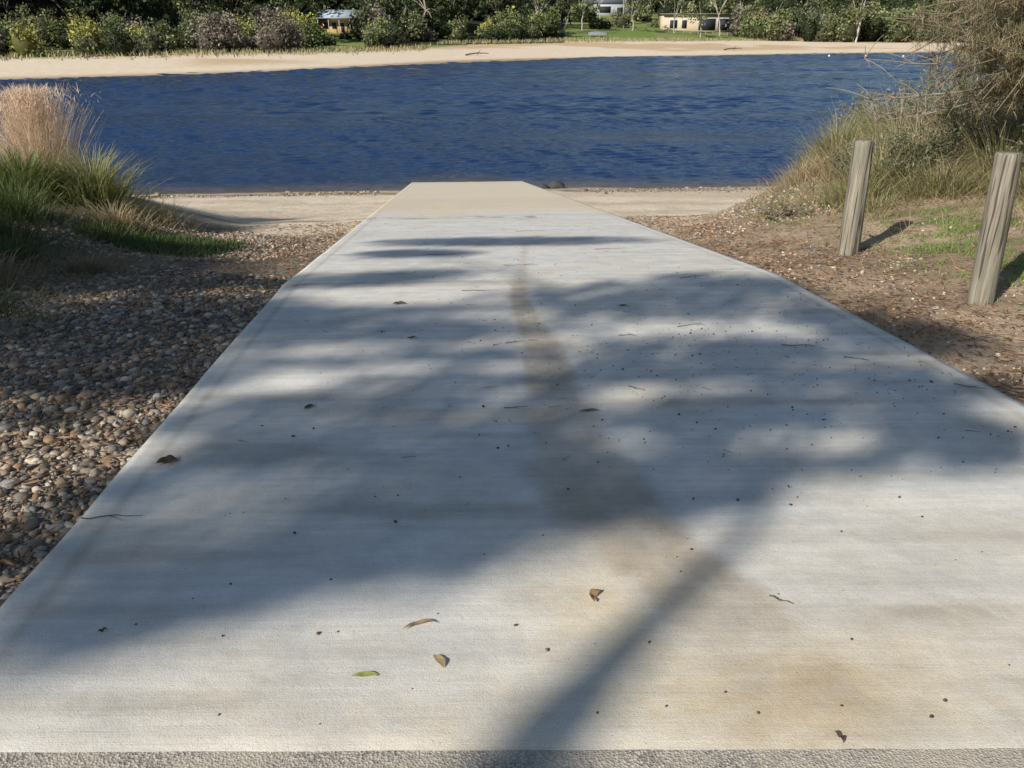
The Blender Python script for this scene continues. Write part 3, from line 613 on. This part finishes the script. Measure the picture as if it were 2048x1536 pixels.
def shore(x): return float(np.interp(x,SHX,SHY))
for i in range(190):
    x=rng.uniform(-150,-28); t=rng.random(); dd=46+t*50; y=shore(x)+dd
    if x>-45 and dd<60: dd+=15; y+=15
    u_=x/y
    if -.232<u_<-.165: continue
    col=[YG,OL,OL,GB,MG,DG][rng.integers(0,6)]
    if -.38<u_<-.24 and dd<68: col=[GB,GB,(.25,.21,.16)][rng.integers(0,3)]
    w=rng.uniform(3.5,8); h=rng.uniform(2.4,5.8)*(1+.5*t)
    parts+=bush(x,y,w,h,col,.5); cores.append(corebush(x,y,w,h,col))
for i in range(66):
    x=rng.uniform(-62,14); dd=rng.uniform(88,112); y=shore(x)+dd
    u_=x/y
    if -.232<u_<-.165: continue
    col=[MG,OL,YG,MG,DG][rng.integers(0,5)]; w=rng.uniform(5,9); h=rng.uniform(3.5,8.5)
    if u_<-.1: col=[OL,GB,DG][rng.integers(0,3)]
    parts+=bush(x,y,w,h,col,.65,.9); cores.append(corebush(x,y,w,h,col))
for (u_,y,w,h,c) in [(-.228,205,4,3.2,DG),(-.212,212,5,2.4,OL),(-.19,240,4,1.6,DG),(-.170,236,6,4,DG)]:
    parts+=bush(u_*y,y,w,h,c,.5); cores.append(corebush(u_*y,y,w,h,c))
for i in range(90):
    u_=rng.uniform(.28,.62); x=u_*310; y=x/u_+rng.uniform(-10,40); 
    col=[DG,OL,GB,MG,(.26,.22,.12)][rng.integers(0,5)]; w=rng.uniform(6,12); h=rng.uniform(4,12)
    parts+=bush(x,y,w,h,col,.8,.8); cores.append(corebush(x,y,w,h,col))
for (u_,y,w,h,c) in [(.10,345,9,4,DG),(.125,370,10,6,OL),(.165,380,7,3,MG),(.24,375,12,6,DG),(.262,360,10,7,OL),(.20,392,9,6,DG),(.085,400,12,8,DG),(.145,410,12,8,DG),(.18,430,14,9,DG),(.225,420,14,9,DG)]:
    parts+=bush(u_*y,y,w,h,c,.8); cores.append(corebush(u_*y,y,w,h,c))
for i in range(190):
    x=rng.uniform(-240,230); dd=rng.uniform(95,190)+(35 if x>-20 else 0); y=shore(x)+dd; u_=x/y
    if (u_>.045 and u_<.28) or (abs(u_+.198)<.04 and y<285) or abs(u_)>.75: continue
    col=[DG,DG,OL,MG][rng.integers(0,4)]; w=rng.uniform(9,15); h=rng.uniform(6,13)
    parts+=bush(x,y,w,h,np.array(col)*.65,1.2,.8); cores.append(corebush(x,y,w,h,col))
V,F,C_=join(parts); mesh_obj('foreshore_scrub',V,F,M_far,C_)
m=9000; x=uni(m,-110,140); y=np.interp(x,SHX,SHY)+np.where(x<-20,50,84)+rng.normal(0,6,m)
V,F,C_=blades(x,y,height(x,y),uni(m,.4,1.1),uni(m,0,.7),np.full(m,.22),np.array([.36,.32,.17]),.5,None,2,.4)
mesh_obj('dune_grass',V,F,M_far,C_)
wood=[];lv=[]
def gum(x,y,h,col,leaf_=.9,trunk=(.35,.30,.25),dens=1.,spread=.33,low=.3):
    z=float(height(x,y)); b=np.array([x,y,z-.3]); f=b+np.array([rng.normal(0,.06)*h,0,h*rng.uniform(.22,.36)]); r=h*.016
    wood.append(tube(curvepts(b,f,(rng.normal(0,.02)*h,0,0),6),np.linspace(r,r*.7,6),7,trunk))
    nb=rng.integers(5,9)
    for k in range(nb):
        a=rng.uniform(0,6.283); R_=h*spread*rng.uniform(.4,1.); e=np.array([x+math.cos(a)*R_,y+math.sin(a)*R_,z+h*rng.uniform(low+.25,.97)])
        br=curvepts(f,e,(0,0,.04*h),6); wood.append(tube(br,np.linspace(r*.5,r*.12,6),5,trunk))
        for q in range(rng.integers(3,6)):
            c=e+rng.normal(0,1,3)*np.array([.1,.1,.07])*h if q else e; rad=h*rng.uniform(.06,.12)
            m=int(dens*3.6*(rad/leaf_)**2*3)+10; d_=rng.normal(0,1,(m,3)); d_/=np.linalg.norm(d_,axis=1)[:,None]
            P=c+d_*(rad*rng.uniform(.3,1.1,m)[:,None])*np.array([1.15,1.15,.75]); cc=np.array(col)*rng.uniform(.5,1.5)*rng.uniform(.6,1.4,(m,1))
            lv.append(cards(P,leaf_*rng.uniform(.6,1.3,m),cc,.6))
for i in range(620):
    x=rng.uniform(-330,330); base=np.interp(x,[-330,-60,20,150,330],[85,95,140,240,250]); dd=base+rng.random()**1.4*170; y=shore(x)+dd
    u_=x/y
    if u_>.07 and u_<.27 and y<460: continue
    if abs(u_+.198)<.034 and y<290: continue
    if abs(u_)>.75: continue
    gum(x,y,rng.uniform(14,24),[DG,DG,OL,(.10,.115,.055)][rng.integers(0,4)],1.2,[(.13,.10,.08),(.11,.09,.075),(.36,.31,.25)][rng.integers(0,3)],.85,.38,-.1)
for i in range(230):
    x=rng.uniform(-420,480); y=rng.uniform(455,620); gum(x,y,rng.uniform(18,28),[DG,OL][rng.integers(0,2)],2.2,(.16,.13,.11),.8,.4,-.1)
V,F,C_=join(lv); mesh_obj('distant_trees',V,F,M_far,C_); 
V,F,C_=join(wood); mesh_obj('distant_tree_trunks',V,F,M_bark,C_)
V,F,C_=join(cores); mesh_obj('scrub_dark_cores',V,F,M_far,C_)  # filler cores inside the bushes, coloured dark for the shade within
for (u_,y,h,c) in [(.137,345,19,OL),(.215,330,18,OL),(.237,350,22,OL),(.125,400,22,DG),(.26,400,20,DG),(-.160,235,17,DG),(-.242,225,15,OL),(-.06,300,20,OL),(.03,300,20,OL),(.39,300,20,OL),(-.13,250,16,DG),(.17,430,20,OL),(.33,360,18,OL),(.10,380,20,DG),(.19,420,20,DG),(.08,330,18,OL),(.29,370,20,DG),(.15,440,22,DG),(.23,430,22,DG),(.185,350,17,OL)]:
    wood=[];lv=[]; gum(u_*y,y,h,c,.9,(.50,.44,.37),.7,.36,.1); e=empty('gum_tree')
    V,F,C_=join(wood); mesh_obj('trunk_and_limbs',V,F,M_bark,C_,True,parent=e); V,F,C_=join(lv); mesh_obj('leaves',V,F,M_far,C_,parent=e)
# ------------------------------------------------------------------ houses
def box(x0,x1,y0,y1,z0,z1,col):
    V=np.array([(a,b,c) for c in (z0,z1) for b in (y0,y1) for a in (x0,x1)],float)
    F=np.array([[0,2,3,1],[4,5,7,6],[0,1,5,4],[2,6,7,3],[0,4,6,2],[1,3,7,5]]); return V,F,np.tile(np.array(col,float),(8,1))
def gable(x0,x1,y0,y1,z,h,col,ov=.6,hip=0):
    x0-=ov;x1+=ov;y0-=ov;y1+=ov;ym=(y0+y1)/2
    V=np.array([(x0,y0,z),(x1,y0,z),(x1,y1,z),(x0,y1,z),(x0+hip,ym,z+h),(x1-hip,ym,z+h)],float)
    V=np.concatenate([V,[(x1-hip,ym+.01,z+h),(x0+hip,ym-.01,z+h)]]); F=np.array([[0,1,5,4],[2,3,4,5],[1,2,6,5],[3,0,7,4],[0,3,2,1]])
    return V,F,np.tile(np.array(col,float),(8,1))
def house(name,x,y,w,dp,h,wall,roof,rh,wins,yaw=0,hip=0,deck=False):
    z=float(height(x,y))-.4; e=empty(name,(x,y,z)); e.rotation_euler[2]=yaw
    def add(nm,p): mesh_obj(nm,p[0],p[1],M_plain,p[2],parent=e)
    add('walls',box(-w/2,w/2,0,dp,-1.5,h+.4,wall))
    add('roof',gable(-w/2,w/2,0,dp,h+.41,rh,roof,.7,hip) if rh>0 else box(-w/2-.6,w/2+.6,-1.4,dp+.6,h+.41,h+.75,roof))
    ps=[];fr=[]
    for (a,b,c,d_) in wins:
        ps.append(box(a,b,-.06,.05,c,d_,(.03,.035,.045))); fr.append(box(a-.12,b+.12,-.03,.04,c-.12,d_+.12,(.7,.68,.62)))
    add('windows',join(ps)); add('window_frames',join(fr))
    if deck:
        add('verandah_floor',box(-w/2,w/2,-2.2,-.05,.3,.5,(.3,.24,.18)))
        add('verandah_posts',join([box(q-.08,q+.08,-2.15,-2.,.5,h+.4,(.6,.55,.45)) for q in np.linspace(-w/2+.2,w/2-.2,5)]))
        add('verandah_roof',box(-w/2-.3,w/2+.3,-2.6,-.7,h+.42,h+.55,roof))
house('weatherboard_house',-51,262,13,8,4.0,(.58,.38,.15),(.45,.51,.57),2.4,[(-5,-3.6,1.6,3.4),(-2.6,-1.2,1.6,3.4),(0,1,.5,3.2),(2,3.4,1.6,3.4),(4,5.2,1.6,3.4)],deck=True)
house('flat_roofed_house',81,368,36,10,6.5,(.62,.50,.36),(.24,.21,.18),0,[(-15,-12,1.6,4.7),(-10,-8,1.6,4.7),(-3,4,.8,5.3),(5,10,.8,5.3),(12,16,1.6,4.7)])
house('white_house',46,440,24,10,5.5,(.55,.57,.58),(.12,.13,.15),2.4,[(-9,-6,1.5,4),(-3,3,1.5,4.4),(6,9,1.5,4)],hip=3)
house('brick_house',198,385,14,9,5,(.38,.14,.07),(.18,.1,.07),2.2,[(-5,-2,1.5,3.6),(1,4,1.5,3.6)])
house('cream_house',165,445,16,9,5,(.45,.35,.25),(.25,.12,.08),2.2,[(-5,-2,1.5,3.6),(1,4,1.5,3.6)])
px,py=118.,300.; pz=float(height(px,py)); e=empty('power_pole',(px,py,pz))
V,F,C_=tube([(0,0,-1),(.5,0,6),(1.1,0,13)],[.36,.32,.27],10,(.6,.57,.5)); mesh_obj('pole',V,F,M_plain,C_,True,parent=e)
V,F,C_=box(-.1,2.3,-.1,.1,12,12.25,(.3,.26,.2)); mesh_obj('crossarm',V,F,M_plain,C_,parent=e)
bx,by=30.,305.; e=empty('upturned_dinghy',(bx,by,float(height(bx,by))))
t=np.linspace(0,1,14); th=np.linspace(0,np.pi,9); hw=1.3*np.sin(np.pi*(.15+.85*(1-t))*.62+.2)**.8; hw[-1]=.1
V=np.array([[(q-.5)*7,math.cos(a)*w_,math.sin(a)*w_*.9+.5] for q,w_ in zip(t,hw) for a in th]); i=np.arange(14*9).reshape(14,9); F=np.stack([i[:-1,:-1],i[:-1,1:],i[1:,1:],i[1:,:-1]],-1).reshape(-1,4)
mesh_obj('hull',V,F,M_plain,np.tile([.25,.27,.27],(len(V),1)),True,parent=e)
V,F,C_=join([box(-2,-1.8,-1,1,-.6,.9,(.3,.25,.2)),box(1.8,2,-1,1,-.6,.9,(.3,.25,.2))]); mesh_obj('trestles',V,F,M_plain,C_,parent=e)
ps=[]
fx=np.linspace(38,125,30)
for q in fx:
    yy=345+q*.05; z=float(height(q,yy)); ps.append(box(q-.1,q+.1,yy-.1,yy+.1,z-.3,z+1.5,(.35,.31,.25)))
for a,b in zip(fx[:-1],fx[1:]):
    for hh in (.7,1.3):
        za=float(height(a,345+a*.05))+hh; zb=float(height(b,345+b*.05))+hh; ps.append(tube([(a,345+a*.05,za),((a+b)/2,345+(a+b)*.025,(za+zb)/2),(b,345+b*.05,zb)],.03,4,(.35,.31,.26)))
V,F,C_=join(ps); mesh_obj('paddock_fence',V,F,M_plain,C_)
for (x,y) in [(76,208),(84,206),(92,204),(100,205),(107,203)]:
    th=np.linspace(0,np.pi,9); r=.25
    V,F,C_=tube(np.array([(x+.01*k,y,WL+.1-math.cos(a)*r) for k,a in enumerate(th)]),np.maximum(np.sin(th)*r,.01),12,(.8,.8,.78)); mesh_obj('mooring_buoy',V,F,M_plain,C_,True)
for (x,y,L,a) in [(-7.5,186,5,.2),(60,236,5,.5),(-70,146,4,-.1)]:
    z=float(height(x,y))+.2; ps=[tube(curvepts((x-L/2,y,z),(x+L/2,y+a,z+.3),(0,0,.2),7),np.linspace(.2,.08,7),6,(.12,.09,.07)),tube(curvepts((x,y,z),(x+.8,y,z+1.),(0,0,.1),5),np.linspace(.1,.04,5),5,(.12,.09,.07))]
    V,F,C_=join(ps); mesh_obj('driftwood',V,F,M_bark,C_,True)
# ------------------------------------------------------------------ light, sky, camera
w=bpy.data.worlds.new('World'); sc.world=w; w.use_nodes=True; nt=w.node_tree; bg=nt.nodes['Background']; sky=nt.nodes.new('ShaderNodeTexSky'); sky.sky_type='NISHITA'; sky.sun_disc=False
sky.sun_elevation=math.asin(S[2]); sky.sun_rotation=math.atan2(S[0],S[1]) % (2*math.pi); sky.air_density=1.; sky.dust_density=.3; sky.ozone_density=1.
nt.links.new(sky.outputs[0],bg.inputs[0]); bg.inputs[1].default_value=.08
L=bpy.data.lights.new('sun','SUN'); L.energy=5.; L.angle=math.radians(.6); L.color=(1,.96,.89); lo=bpy.data.objects.new('sun',L); sc.collection.objects.link(lo)
lo.rotation_euler=Vector(S).to_track_quat('Z','Y').to_euler()
cam=bpy.data.cameras.new('camera'); co=bpy.data.objects.new('camera',cam); sc.collection.objects.link(co); co.location=(0,0,1.6); co.rotation_euler=(math.radians(90-23.8),0,0)
cam.sensor_width=36; cam.lens=1607/2048*36; cam.clip_start=.05; cam.clip_end=5000; sc.camera=co
sc.view_settings.view_transform='Standard'; sc.view_settings.look='None'; sc.view_settings.exposure=0
